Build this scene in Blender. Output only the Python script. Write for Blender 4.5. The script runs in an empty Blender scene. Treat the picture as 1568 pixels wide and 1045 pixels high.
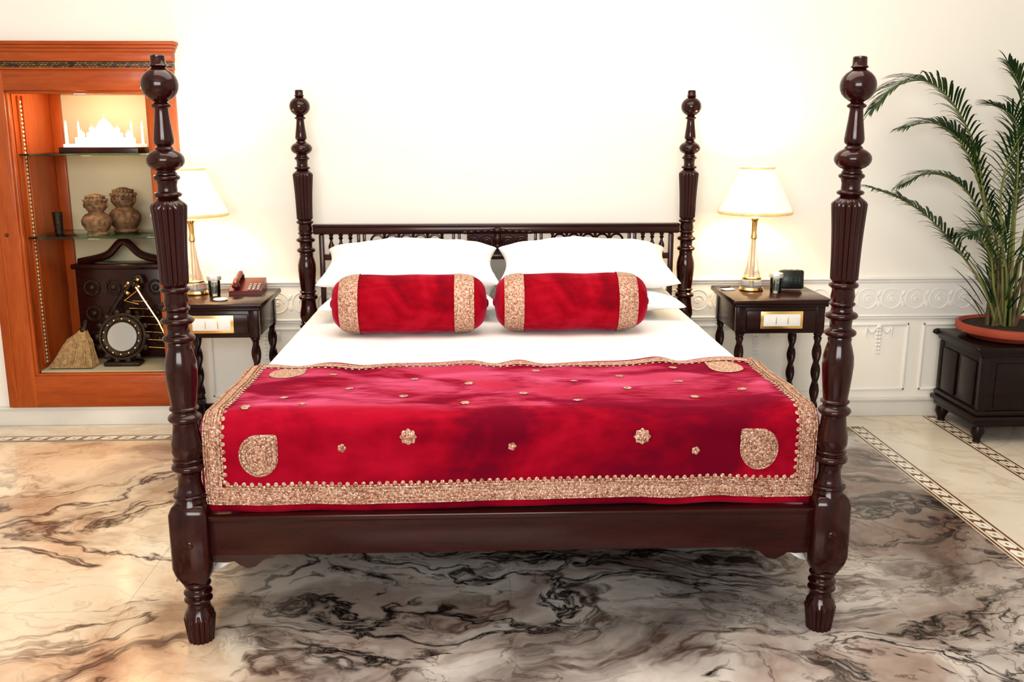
import bpy, bmesh, math, random
from mathutils import Vector, Matrix, noise
random.seed(7)
PI=math.pi
def LS(a,b,n): return [a+(b-a)*i/(n-1) for i in range(n)]
def AR(a,b,s): return [a+s*i for i in range(int(math.ceil((b-a)/s-1e-9)))]
L=2.197
scn=bpy.context.scene
col=scn.collection
cd=bpy.data.cameras.new("camera"); cam=bpy.data.objects.new("camera",cd); col.objects.link(cam)
cam.location=(-.1089,-2.827,1.5822); cam.rotation_euler=(PI/2-.2136,.0007,-.037)
cd.sensor_width=36; cd.lens=1464.46/1568*36; cd.clip_start=.05
scn.camera=cam
scn.view_settings.view_transform='Standard'
try: scn.view_settings.look='Medium High Contrast'
except Exception: 
    try: scn.view_settings.look='None'
    except Exception: pass

# ------------------------------------------------------------------ material helpers
class NT:
    def __init__(s,name):
        s.m=bpy.data.materials.new(name); s.m.use_nodes=True; s.t=s.m.node_tree; s.b=s.t.nodes["Principled BSDF"]; s.tc=None
    def n(s,typ,**kw):
        nd=s.t.nodes.new(typ)
        for k,v in kw.items():
            if k in nd.inputs: 
                if isinstance(v,bpy.types.NodeSocket): s.t.links.new(v,nd.inputs[k])
                else: nd.inputs[k].default_value=v
            else: setattr(nd,k,v)
        return nd
    def obj(s):
        if not s.tc: s.tc=s.t.nodes.new('ShaderNodeTexCoord')
        return s.tc.outputs['Object']
    def map(s,v,scale=(1,1,1),rot=(0,0,0),loc=(0,0,0)):
        return s.n('ShaderNodeMapping',Vector=v,Scale=scale,Rotation=rot,Location=loc).outputs[0]
    def noise(s,v,scale=5,detail=3,rough=.5,dist=0):
        nd=s.n('ShaderNodeTexNoise',Vector=v); nd.inputs['Scale'].default_value=scale; nd.inputs['Detail'].default_value=detail
        nd.inputs['Roughness'].default_value=rough; nd.inputs['Distortion'].default_value=dist; return nd
    def math(s,op,a,b=0.0,c=None,clamp=False):
        nd=s.t.nodes.new('ShaderNodeMath'); nd.operation=op; nd.use_clamp=clamp
        for i,v in enumerate([a,b]+([c] if c is not None else [])):
            if isinstance(v,bpy.types.NodeSocket): s.t.links.new(v,nd.inputs[i])
            else: nd.inputs[i].default_value=v
        return nd.outputs[0]
    def ramp(s,f,stops,interp='LINEAR'):
        nd=s.t.nodes.new('ShaderNodeValToRGB'); s.t.links.new(f,nd.inputs[0]); cr=nd.color_ramp; cr.interpolation=interp
        while len(cr.elements)<len(stops): cr.elements.new(.5)
        for e,(p,c) in zip(cr.elements,stops):
            e.position=p; e.color=tuple(c)+((1,) if len(c)==3 else ())
        return nd.outputs[0]
    def mix(s,f,a,b,mode='MIX'):
        nd=s.t.nodes.new('ShaderNodeMix'); nd.data_type='RGBA'; nd.blend_type=mode
        for i,v in ((0,f),(6,a),(7,b)):
            if isinstance(v,bpy.types.NodeSocket): s.t.links.new(v,nd.inputs[i])
            else: nd.inputs[i].default_value=(tuple(v)+(1,) if i else v)
        return nd.outputs[2]
    def bump(s,h,strength=.3,dist=.01):
        nd=s.n('ShaderNodeBump',Height=h); nd.inputs['Strength'].default_value=strength; nd.inputs['Distance'].default_value=dist
        s.t.links.new(nd.outputs[0],s.b.inputs['Normal'])
    def set(s,**kw):
        for k,v in kw.items():
            k=k.replace('_',' ')
            i=s.b.inputs[k]
            if isinstance(v,bpy.types.NodeSocket): s.t.links.new(v,i)
            elif isinstance(v,(tuple,list)) and len(v)==3 and i.type=='RGBA': i.default_value=tuple(v)+(1,)
            else: i.default_value=v
        return s
def simple(name,c,rough=.5,metal=0,var=.12,nscale=6,bump=0,**kw):
    t=NT(name); o=t.obj(); nz=t.noise(o,nscale,4)
    lo=tuple(x*(1-var) for x in c); hi=tuple(min(1,x*(1+var)) for x in c)
    t.set(Base_Color=t.ramp(nz.outputs[0],[(.3,lo),(.7,hi)]),Roughness=rough,Metallic=metal)
    if bump: t.bump(t.noise(o,nscale*6,4).outputs[0],bump,.004)
    t.set(**kw); return t.m
def wood(name,dark,light,rough=.25,axis=2,coat=.15,spec=.35):
    t=NT(name); o=t.obj(); sc=[9,9,9]; sc[axis]=1.1
    v=t.map(o,tuple(sc)); a=t.noise(v,2.5,6,.6,.6); b=t.noise(v,14,3)
    f=t.math('ADD',t.math('MULTIPLY',a.outputs[0],.75),t.math('MULTIPLY',b.outputs[0],.25))
    t.set(Base_Color=t.ramp(f,[(.32,dark),(.66,light)]),Roughness=rough,Coat_Weight=coat,Coat_Roughness=.08,Specular_IOR_Level=spec)
    t.bump(f,.05,.003); return t.m
M={}
M['mahog']=wood('mahogany_wood',(.013,.0022,.0018),(.040,.0058,.0046),.16,coat=.2)
M['mahogx']=wood('mahogany_wood_rail',(.018,.0036,.003),(.046,.008,.0065),.24,0,coat=.08)
M['dark']=wood('dark_stained_wood',(.011,.003,.0024),(.034,.0095,.007),.24,0,coat=.05,spec=.28)
M['black']=wood('dark_brown_stand_wood',(.007,.0035,.003),(.020,.010,.008),.28,0,coat=.0,spec=.25)
M['orange']=wood('teak_wood',(.30,.060,.010),(.47,.11,.020),.35,2,.1)
M['orangex']=wood('teak_wood_horizontal',(.28,.052,.009),(.44,.10,.018),.35,0,.1)
M['wall']=simple('wall_paint',(.87,.845,.785),.7,var=.012,nscale=2)
M['plaster']=simple('moulded_plaster',(.84,.83,.80),.55,var=.02,nscale=3)
M['ceil']=simple('ceiling_paint',(.85,.84,.82),.8,var=.01)
M['basem']=simple('marble_skirting',(.74,.72,.67),.25,var=.1,nscale=3)
M['sheet']=simple('white_cotton',(.86,.855,.85),.8,var=.02,nscale=8,bump=.05)
M['brass']=simple('polished_brass',(.80,.55,.22),.22,1,var=.1)
M['card']=simple('white_card',(.8,.79,.76),.6,var=.04,nscale=30)
M['foil']=simple('silver_foil_lid',(.75,.75,.74),.3,.8,var=.2,nscale=60,bump=.6)
M['water']=simple('tinted_water',(.55,.60,.60),.05,var=.05,Transmission_Weight=.8)
M['terra']=simple('terracotta',(.36,.07,.035),.6,var=.15,bump=.1)
M['soil']=simple('potting_soil',(.03,.018,.012),.95,var=.5,nscale=40,bump=.8)
M['stone']=simple('carved_sandstone',(.21,.12,.065),.7,var=.6,nscale=40,bump=.7)
M['darkmetal']=simple('tarnished_metal',(.05,.035,.025),.4,.6,var=.5,nscale=50,bump=.5)
M['straw']=simple('straw',(.42,.28,.14),.8,var=.35,nscale=60,bump=.3)
M['alab']=simple('alabaster_added_glow',(.9,.88,.82),.4,var=.03,Emission_Color=(1,.93,.75),Emission_Strength=.7)  # emission stands in for strong cabinet light on the white model
M['phone']=simple('maroon_plastic',(.10,.009,.009),.3,var=.1)
M['blackp']=simple('black_plastic',(.010,.010,.011),.3,var=.1)
M['grey']=simple('grey_plastic',(.25,.25,.25),.4,var=.1)
M['mirror']=simple('mirror_glass',(.75,.75,.75),.04,1,var=.01)
M['cream']=simple('cream_panel',(.66,.61,.45),.5,var=.06,nscale=2)
M['inlaybrown']=simple('inlay_brown_stone',(.17,.085,.035),.15,var=.25,nscale=12)
M['inlaygrey']=simple('inlay_ochre_stone',(.20,.13,.07),.15,var=.3,nscale=12)
M['inlaywhite']=simple('inlay_white_marble',(.76,.72,.64),.15,var=.1,nscale=8)
M['stem']=simple('palm_stem',(.17,.19,.055),.5,var=.3,nscale=10)
M['stem2']=simple('palm_stem_base',(.10,.07,.03),.6,var=.4,nscale=20)
t=NT('palm_leaf'); nz=t.noise(t.obj(),7,4)
t.set(Base_Color=t.ramp(nz.outputs[0],[(.3,(.008,.030,.010)),(.52,(.022,.060,.016)),(.68,(.075,.12,.035)),(.8,(.20,.19,.06))]),Roughness=.42,Specular_IOR_Level=.35); M['leaf']=t.m
def glass(name,c=(1,1,1),rough=.02,fac=.12):
    t=NT(name); t.t.nodes.remove(t.b)
    tr=t.n('ShaderNodeBsdfTransparent'); tr.inputs[0].default_value=tuple(c)+(1,)
    gl=t.n('ShaderNodeBsdfGlossy'); gl.inputs['Roughness'].default_value=rough
    lw=t.n('ShaderNodeLayerWeight'); lw.inputs[0].default_value=fac
    nz=t.noise(t.obj(),3,2); f=t.math('MULTIPLY',lw.outputs['Fresnel'],t.math('ADD',t.math('MULTIPLY',nz.outputs[0],.1),.95))
    mx=t.n('ShaderNodeMixShader'); t.t.links.new(f,mx.inputs[0]); t.t.links.new(tr.outputs[0],mx.inputs[1]); t.t.links.new(gl.outputs[0],mx.inputs[2])
    t.t.links.new(mx.outputs[0],t.t.nodes['Material Output'].inputs[0]); return t.m
M['glass']=glass('clear_glass',(.80,.84,.83),.03,.45)
M['pane']=glass('window_pane_glass',(.98,.98,.97),.01,.05)
M['shelfglass']=glass('shelf_glass',(.60,.82,.72),.05,.4)
t=NT('crystal'); nz=t.noise(t.obj(),20,2)
t.set(Base_Color=t.ramp(nz.outputs[0],[(.3,(.85,.85,.82)),(.7,(1,1,1))]),Roughness=.06,Transmission_Weight=.75,IOR=1.4); M['crystal']=t.m
t=NT('pleated_lampshade_fabric'); o=t.obj()
nz=t.noise(o,6,2)
t.set(Base_Color=t.ramp(nz.outputs[0],[(.3,(.80,.70,.52)),(.7,(.86,.77,.60))]),Roughness=.8,Emission_Color=(1,.80,.50),Emission_Strength=.62)
M['shade']=t.m
t=NT('shade_trim'); nz=t.noise(t.obj(),30,2)
t.set(Base_Color=t.ramp(nz.outputs[0],[(.3,(.6,.42,.2)),(.7,(.75,.55,.3))]),Roughness=.6,Emission_Color=(1,.6,.25),Emission_Strength=.25); M['shadetrim']=t.m
t=NT('bulb_glow'); nz=t.noise(t.obj(),5,1)
t.set(Base_Color=(1,.9,.7),Emission_Color=t.ramp(nz.outputs[0],[(.2,(1,.82,.5)),(.8,(1,.86,.58))]),Emission_Strength=8.); M['bulb']=t.m
t=NT('clock_digits'); nz=t.noise(t.obj(),50,1)
t.set(Base_Color=(.0,.02,.0),Emission_Color=t.ramp(nz.outputs[0],[(.3,(.05,.35,.15)),(.7,(.1,.5,.2))]),Emission_Strength=.25); M['digit']=t.m
def velvet(name,sc,lo,mid,hi,sheen,nscale=2.1):
    t=NT(name); o=t.obj()
    a=t.noise(t.map(o,sc),nscale,4,.52,1.0); b=t.noise(t.map(o,(3,14,5)),5,3,.5); f=t.math('ADD',t.math('MULTIPLY',a.outputs[0],.8),t.math('MULTIPLY',b.outputs[0],.2))
    c=t.ramp(f,[(.39,lo),(.50,mid),(.60,hi)])
    t.set(Base_Color=c,Roughness=.8,Sheen_Weight=sheen,Sheen_Roughness=.38,Specular_IOR_Level=.10)
    sh=t.ramp(f,[(.44,(.26,.0,.06)),(.55,(1,.27,.50))])
    t.set(Sheen_Tint=sh)
    t.bump(t.noise(o,120,2).outputs[0],.12,.002); return t.m
M['velvet']=velvet('crimson_velvet',(1,1.7,1),(.14,.0,.014),(.26,.0,.014),(.35,.002,.022),.95)
M['velvetb']=velvet('crimson_velvet_bolster',(1.6,1,1.6),(.17,.0,.008),(.27,.0,.010),(.36,.004,.020),.4)
def embro(name):
    t=NT(name); o=t.obj()
    v=t.n('ShaderNodeTexVoronoi',Vector=o); v.inputs['Scale'].default_value=130
    nz=t.noise(o,110,3,.7); n2=t.noise(o,30,2)
    c=t.ramp(nz.outputs[0],[(.36,(.20,.03,.025)),(.45,(.36,.18,.11)),(.56,(.52,.34,.23)),(.72,(.72,.58,.46))])
    c=t.mix(t.math('MULTIPLY',n2.outputs[0],.35),c,(.42,.20,.15))
    c2=t.mix(t.math('LESS_THAN',v.outputs['Distance'],.26),c,(.80,.66,.56))
    t.set(Base_Color=c2,Roughness=.42,Metallic=.25)
    t.bump(t.math('ADD',v.outputs['Distance'],nz.outputs[0]),.6,.004); return t.m
M['embro']=embro('gold_zari_embroidery')
t=NT('black_gold_fretwork'); o=t.obj()
br=t.n('ShaderNodeTexBrick',Vector=t.map(o,(1,1,1),(PI/2,0,0)),Color1=(.30,.16,.04,1),Color2=(.02,.015,.01,1),Mortar=(.008,.006,.005,1)); br.inputs['Scale'].default_value=26; br.inputs['Mortar Size'].default_value=.05
t.set(Base_Color=br.outputs[0],Roughness=.35); M['fret']=t.m
def marble(name,main):
    t=NT(name); o=t.obj(); sx=t.n('ShaderNodeSeparateXYZ',Vector=o)
    w=t.noise(o,.75,5,.52); wv=t.n('ShaderNodeVectorMath',operation='SCALE'); t.t.links.new(w.outputs[1],wv.inputs[0]); wv.inputs['Scale'].default_value=1.25
    ad=t.n('ShaderNodeVectorMath',operation='ADD'); t.t.links.new(o,ad.inputs[0]); t.t.links.new(wv.outputs[0],ad.inputs[1]); wo=ad.outputs[0]
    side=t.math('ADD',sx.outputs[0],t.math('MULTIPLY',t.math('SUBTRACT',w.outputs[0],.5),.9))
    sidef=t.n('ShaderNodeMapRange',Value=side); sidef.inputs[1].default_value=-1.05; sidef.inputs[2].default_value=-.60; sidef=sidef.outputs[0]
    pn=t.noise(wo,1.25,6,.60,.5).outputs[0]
    warm_lit=t.ramp(pn,[(.30,(.38,.21,.13)),(.40,(.62,.43,.29)),(.52,(.78,.64,.48)),(.7,(.83,.74,.61))])  # marble ramp with warm light falling on the left floor painted in
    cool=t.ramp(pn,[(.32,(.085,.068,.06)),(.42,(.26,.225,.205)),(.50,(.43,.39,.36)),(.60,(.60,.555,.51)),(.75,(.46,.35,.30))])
    base=t.mix(sidef,warm_lit,cool)
    if not main:
        base=t.ramp(pn,[(.3,(.60,.54,.45)),(.6,(.72,.67,.58)),(.8,(.78,.74,.66))])
    def ridge(scale,det,dist,wd,rot,st,off=.5):
        v=t.map(wo,(1*st,1,1),(0,0,rot)); n_=t.noise(v,scale,det,.60,dist).outputs[0]
        a=t.math('ABSOLUTE',t.math('SUBTRACT',n_,off)); return t.math('SUBTRACT',1.0,t.math('DIVIDE',a,wd),clamp=True)
    mask=t.ramp(t.noise(wo,.85,3).outputs[0],[(.42,(0,0,0)),(.54,(1,1,1))])
    mask2=t.ramp(t.noise(t.map(wo,loc=(5,3,1)),.8,3).outputs[0],[(.42,(0,0,0)),(.56,(1,1,1))])
    r1=ridge(1.2,6,1.4,.030,-.7,.42); r2_=ridge(2.4,8,2.2,.046,-.9,.38); r3=ridge(.9,5,1.0,.09,-.6,.5,.52); r4=ridge(1.8,7,1.8,.014,.4,.6,.46)
    if main:
        c=t.mix(t.math('MULTIPLY',t.math('MULTIPLY',r3,.60),mask),base,(.15,.078,.050))
        c=t.mix(t.math('MULTIPLY',t.math('MULTIPLY',r1,mask2),.92),c,(.070,.034,.024))
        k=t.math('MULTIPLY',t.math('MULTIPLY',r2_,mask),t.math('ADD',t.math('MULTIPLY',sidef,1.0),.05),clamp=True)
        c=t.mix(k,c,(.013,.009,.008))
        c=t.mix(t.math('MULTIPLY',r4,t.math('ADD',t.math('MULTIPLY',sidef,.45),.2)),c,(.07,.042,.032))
    else:
        c=t.mix(t.math('MULTIPLY',r1,.3),base,(.40,.28,.18))
    def joint(s_,per,off):
        a=t.math('ABSOLUTE',t.math('SUBTRACT',t.math('FRACT',t.math('DIVIDE',t.math('ADD',s_,off),per)),.5)); return t.math('LESS_THAN',a,.0016/per)
    j=t.math('MAXIMUM',joint(sx.outputs[0],1.32,.66),joint(sx.outputs[1],.95,.28))
    c=t.mix(t.math('MULTIPLY',j,.4),c,(.2,.15,.12))
    t.set(Base_Color=c,Roughness=.17,Specular_IOR_Level=.40); return t.m
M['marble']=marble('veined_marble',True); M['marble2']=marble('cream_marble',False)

# ------------------------------------------------------------------ mesh builder
class MB:
    def __init__(s,name,mats): s.name=name; s.mats=mats; s.v=[]; s.f=[]; s.mi=[]
    def add(s,vs,fs,m=0,mat=None):
        o=len(s.v)
        if mat is not None: vs=[tuple(mat@Vector(v)) for v in vs]
        s.v+= [tuple(v) for v in vs]; s.f+=[tuple(i+o for i in f) for f in fs]; s.mi+=[m]*len(fs)
    def box(s,c,d,m=0,bev=.004,rot=None,seg=2):
        bm=bmesh.new(); bmesh.ops.create_cube(bm,size=1); bmesh.ops.scale(bm,vec=d,verts=bm.verts)
        if bev: bmesh.ops.bevel(bm,geom=list(bm.edges),offset=min(bev,min(d)*.45),segments=seg,profile=.5,affect='EDGES')
        bm.verts.index_update()
        X=Matrix.Translation(c)
        if rot is not None: X=X@rot
        s.add([v.co[:] for v in bm.verts],[[v.index for v in f.verts] for f in bm.faces],m,X); bm.free()
    def lathe(s,prof,c=(0,0,0),seg=32,m=0,rot=None,mod=None,capb=True):
        vs=[];fs=[]
        for (r,z) in prof:
            for i in range(seg):
                a=2*PI*i/seg; rr=r*(mod(a,z) if mod else 1); vs.append((rr*math.cos(a),rr*math.sin(a),z))
        n=len(prof)
        for j in range(n-1):
            for i in range(seg):
                k=(i+1)%seg; fs.append((j*seg+i,(j+1)*seg+i,(j+1)*seg+k,j*seg+k))
        if capb:
            fs.append(tuple(range(seg))); fs.append(tuple(reversed(range((n-1)*seg,n*seg))))
        if prof[0][1]<prof[-1][1]: fs=[tuple(reversed(f)) for f in fs]
        X=Matrix.Translation(c)
        if rot is not None: X=X@rot
        s.add(vs,fs,m,X)
    def tube(s,pts,rad,seg=8,m=0,flat=1.0):
        pts=[Vector([float(x) for x in p]) for p in pts]; n=len(pts)
        if not isinstance(rad,(list,tuple)): rad=[rad]*n
        vs=[];fs=[]; prev=None
        for i,p in enumerate(pts):
            tg=(pts[min(i+1,n-1)]-pts[max(i-1,0)]).normalized()
            if prev is None:
                a=tg.orthogonal().normalized()
            else: a=(prev-tg*prev.dot(tg)).normalized()
            prev=a; b=tg.cross(a); rr=float(rad[i])
            for k in range(seg):
                th=2*PI*k/seg; vs.append(tuple(p+(a*math.cos(th)+b*math.sin(th)*flat)*rr))
        for j in range(n-1):
            for i in range(seg):
                k=(i+1)%seg; fs.append((j*seg+i,j*seg+k,(j+1)*seg+k,(j+1)*seg+i))
        fs.append(tuple(reversed(range(seg)))); fs.append(tuple(range((n-1)*seg,n*seg)))
        s.add(vs,fs,m)
    def sphere(s,c,r,m=0,seg=16,rings=10,sc=(1,1,1),rot=None):
        prof=[(max(1e-4,math.sin(PI*i/rings))*r,math.cos(PI*i/rings)*r) for i in range(rings+1)]
        R=(rot if rot is not None else Matrix.Identity(4))@Matrix.Diagonal((sc[0],sc[1],sc[2],1))
        s.lathe(prof,c,seg,m,R)
    def prism(s,poly,y0,y1,m=0):
        n=len(poly); vs=[(x,y0,z) for x,z in poly]+[(x,y1,z) for x,z in poly]
        fs=[tuple(range(n)),tuple(reversed(range(n,2*n)))]+[((i+1)%n,i,i+n,(i+1)%n+n) for i in range(n)]
        s.add(vs,fs,m)
    def done(s,parent=None,loc=(0,0,0),rotz=0,angle=38,smooth=True):
        me=bpy.data.meshes.new(s.name); me.from_pydata(s.v,[],s.f)
        for k in s.mats: me.materials.append(M[k])
        me.polygons.foreach_set('material_index',s.mi)
        bm=bmesh.new(); bm.from_mesh(me); bmesh.ops.recalc_face_normals(bm,faces=bm.faces); bm.to_mesh(me); bm.free()
        if smooth:
            me.polygons.foreach_set('use_smooth',[True]*len(me.polygons)); me.set_sharp_from_angle(angle=math.radians(angle))
        me.update(); ob=bpy.data.objects.new(s.name,me); col.objects.link(ob); ob.location=loc; ob.rotation_euler=(0,0,rotz)
        if parent: ob.parent=parent
        return ob
def empty(name,loc=(0,0,0),rotz=0,sc=1):
    e=bpy.data.objects.new(name,None); col.objects.link(e); e.location=loc; e.rotation_euler=(0,0,rotz); e.empty_display_size=.1; e.scale=(sc,sc,sc); return e
def bead(z0,z1,rb,rm,n=8):
    return [(rb+(rm-rb)*math.sin(PI*i/n)**.7 if 0<i<n else rb, z0+(z1-z0)*i/n) for i in range(n+1)]
def spline(pts,n=8):
    out=[]
    P=[pts[0]]+list(pts)+[pts[-1]]
    for i in range(1,len(P)-2):
        for k in range(n):
            t_=k/n; p0,p1,p2,p3=[Vector(P[j]) for j in (i-1,i,i+1,i+2)]
            out.append(.5*((2*p1)+(-p0+p2)*t_+(2*p0-5*p1+4*p2-p3)*t_*t_+(-p0+3*p1-3*p2+p3)*t_**3))
    out.append(Vector(P[-1])); return out

# ------------------------------------------------------------------ room
WY=2.37; XL=-4.6; XR=4.0; YF=-4.5; CH=3.4
IX=1.915; IY=2.06
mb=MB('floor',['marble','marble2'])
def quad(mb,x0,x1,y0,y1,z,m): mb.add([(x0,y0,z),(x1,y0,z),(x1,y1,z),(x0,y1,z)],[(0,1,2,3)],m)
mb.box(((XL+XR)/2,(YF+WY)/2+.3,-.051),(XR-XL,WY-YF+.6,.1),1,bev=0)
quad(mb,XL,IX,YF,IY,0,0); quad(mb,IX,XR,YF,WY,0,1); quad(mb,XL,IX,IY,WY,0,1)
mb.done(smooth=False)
CX0,CX1,CZ0,CZ1=-2.53,-1.80,.27,1.81
mb=MB('wall_back',['wall'])
def bx(mb,x0,x1,y0,y1,z0,z1,m=0,bev=0): mb.box(((x0+x1)/2,(y0+y1)/2,(z0+z1)/2),(x1-x0,y1-y0,z1-z0),m,bev=bev)
bx(mb,XL,CX0,WY,WY+.6,0,CH); bx(mb,CX1,XR,WY,WY+.6,0,CH); bx(mb,CX0,CX1,WY,WY+.6,0,CZ0); bx(mb,CX0,CX1,WY,WY+.6,CZ1,CH)
mb.done(smooth=False)
mb=MB('wall_left',['wall']); bx(mb,XL-.1,XL,YF,WY+.6,0,CH); mb.done(smooth=False)
mb=MB('wall_right',['wall']); bx(mb,XR,XR+.1,YF,WY+.6,0,CH); mb.done(smooth=False)
mb=MB('ceiling',['ceil']); bx(mb,XL-.1,XR+.1,YF,WY+.6,CH,CH+.1); mb.done(smooth=False)
FX0,FX1=-2.68,-1.665
mb=MB('baseboard_back',['basem'])
bx(mb,XL,XR,WY-.018,WY,0,.09,0,.004); bx(mb,XL,XR,WY-.026,WY,.09,.108,0,.005)
mb.done()
mb=MB('trim_1',['plaster'])
for a,b in [(XL,FX0-.0),(FX1+.0,XR)]:
    bx(mb,a,b,WY-.008,WY,.585,.79,0,.003)
    bx(mb,a,b,WY-.024,WY,.787,.801,0,.006); bx(mb,a,b,WY-.016,WY,.772,.787,0,.005)
    bx(mb,a,b,WY-.016,WY,.577,.588,0,.005); bx(mb,a,b,WY-.012,WY,.565,.577,0,.004)
    x=a+.06
    while x<b-.06:
        cz=.680; R=.056
        mb.tube([(x+R*math.cos(th),WY-.008,cz+R*math.sin(th)) for th in LS(0,2*PI,25)],.0032,6)
        mb.tube([(x+.03*math.cos(th*1.0)*(1-th/9),WY-.008,cz+.03*math.sin(th)*(1-th/9)) for th in LS(0,2*PI,17)],.0032,6)
        for s_ in (-1,1):
            mb.sphere((x+.068,WY-.008,cz+s_*.03),.013,0,8,6,(1,.22,1.5),Matrix.Rotation(s_*.5,4,'Y'))
        mb.sphere((x,WY-.008,cz),.009,0,8,6,(1,.4,1))
        x+=.136
mb.done()
mb=MB('trim_2',['plaster'])
def frame(x0,x1,z0,z1,w=.014,d=.008):
    bx(mb,x0,x1,WY-d,WY,z1-w,z1,0,.004); bx(mb,x0,x1,WY-d,WY,z0,z0+w,0,.004); bx(mb,x0,x0+w,WY-d,WY,z0,z1,0,.004); bx(mb,x1-w,x1,WY-d,WY,z0,z1,0,.004)
for a,b in [(-4.5,-3.7),(-3.6,-2.75),(-1.58,-1.0),(-.9,.9),(1.0,1.9),(1.98,2.32),(2.40,3.5)]:
    frame(a,b,.15,.54)
def drop(x):
    mb.sphere((x,WY-.006,.52),.018,0,10,6,(1,.4,.8)); 
    for i in range(7):
        z=.50-i*.022
        for s_ in (-1,1): mb.sphere((x+s_*.008,WY-.004,z),.009*(1-.07*i),0,8,6,(1.2,.4,1.3),Matrix.Rotation(s_*.6,4,'Y'))
    for s_ in (-1,1):
        pts=[(x+s_*(.015+.055*u),WY-.004,.52-.035*math.sin(PI*u)) for u in LS(0,1,9)]; mb.tube(pts,.004,6)
        mb.tube([(x+s_*.072,WY-.004,.52-.014*k) for k in range(5)],[.006,.007,.006,.004,.002],6)
for x in (1.45,2.15,3.0,-1.27,-3.1,-4.1): drop(x)
mb.done()
def inlay(name,p0,p1,w=.09):
    mb=MB(name,['inlaybrown','inlaygrey','inlaywhite'])
    p0=Vector(p0);p1=Vector(p1); d=(p1-p0); Ln=d.length; d/=Ln; n=Vector((-d.y,d.x,0))
    def strip(a,b,z,m,u0=0,u1=None):
        u1=Ln if u1 is None else u1
        P=[p0+d*u0+n*a,p0+d*u1+n*a,p0+d*u1+n*b,p0+d*u0+n*b]; mb.add([(p.x,p.y,z) for p in P],[(0,1,2,3)],m)
    strip(-w/2,w/2,.0008,2); strip(-w/2,-w/2+.010,.0014,0); strip(w/2-.010,w/2,.0014,0)
    strip(-w/2+.019,w/2-.019,.0012,0)
    step=.092; u=step/2; h=w/2-.0205
    while u<Ln-step/2:
        P=[p0+d*(u-step*.49)+n*(-h*.55),p0+d*(u-step*.30)+n*(-h),p0+d*(u+step*.22)+n*(-h*.9),p0+d*(u+step*.47)+n*(h*.55),p0+d*(u+step*.30)+n*(h),p0+d*(u-step*.22)+n*(h*.9)]
        mb.add([(p.x,p.y,.0018) for p in P],[tuple(range(6))],2)
        P=[p0+d*(u-step*.14)+n*(-h*.1),p0+d*(u)+n*(-h*.22),p0+d*(u+step*.14)+n*(h*.1),p0+d*(u)+n*(h*.22)]
        mb.add([(p.x,p.y,.0022) for p in P],[(0,1,2,3)],1)
        u+=step
    return mb.done(smooth=False)
inlay('trim_3',(1.965,YF,0),(1.965,2.155,0)); inlay('trim_4',(XL,2.11,0),(1.92,2.11,0)); inlay('trim_5',(2.475,YF,0),(2.475,2.34,0))

# ------------------------------------------------------------------ four poster bed
bed=empty('four_poster_bed')
def post_profile():
    P=[(.0001,1.800),(.016,1.800),(.020,1.797),(.021,1.775),(.026,1.770),(.018,1.764)]
    P+=[(max(.018,.052*math.sin(PI*(i)/12)),1.718+.048*math.cos(PI*i/12)) for i in range(1,12)]
    P+=bead(1.668,1.654,.020,.028,5)
    P+=[(.019,1.650),(.022,1.62),(.026,1.59),(.029,1.565),(.027,1.555),(.020,1.549)]
    P+=[(max(.026,.054*math.sin(PI*i/12)),1.509+.034*math.cos(PI*i/12)) for i in range(1,12)]
    P+=[(.03,1.472)]+bead(1.468,1.451,.030,.038,5)+[(.027,1.438),(.028,1.425)]+bead(1.42,1.402,.028,.04,5)+[(.034,1.396),(.046,1.386)]
    z=1.378
    n=26
    P+=[(.052-.011*(i/n)-.002*math.sin(PI*i/n),z-(z-1.152)*i/n) for i in range(n+1)]
    P+=[(.036,1.148)]+bead(1.144,1.124,.034,.044,5)+[(.033,1.118),(.036,1.10),(.034,1.088)]+bead(1.083,1.070,.033,.039,4)+[(.031,1.064),(.033,1.056)]
    P+=bead(1.053,1.028,.034,.049,6)+[(.033,1.02),(.032,1.006)]+bead(1.0,.974,.034,.048,6)
    P+=[(.036,.968),(.034,.958),(.040,.938),(.046,.912),(.047,.885),(.044,.845),(.040,.805),(.037,.780)]
    P+=bead(.776,.762,.037,.044,4)+[(.036,.756)]+bead(.752,.726,.038,.050,6)
    P+=[(.037,.718),(.040,.69),(.046,.66),(.047,.635),(.041,.615)]+bead(.612,.600,.04,.046,4)+bead(.596,.570,.040,.051,6)
    P+=[(.036,.563),(.034,.538),(.038,.512),(.042,.502)]+bead(.50,.484,.042,.052,5)+[(.045,.478),(.050,.465)]
    return P
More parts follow.
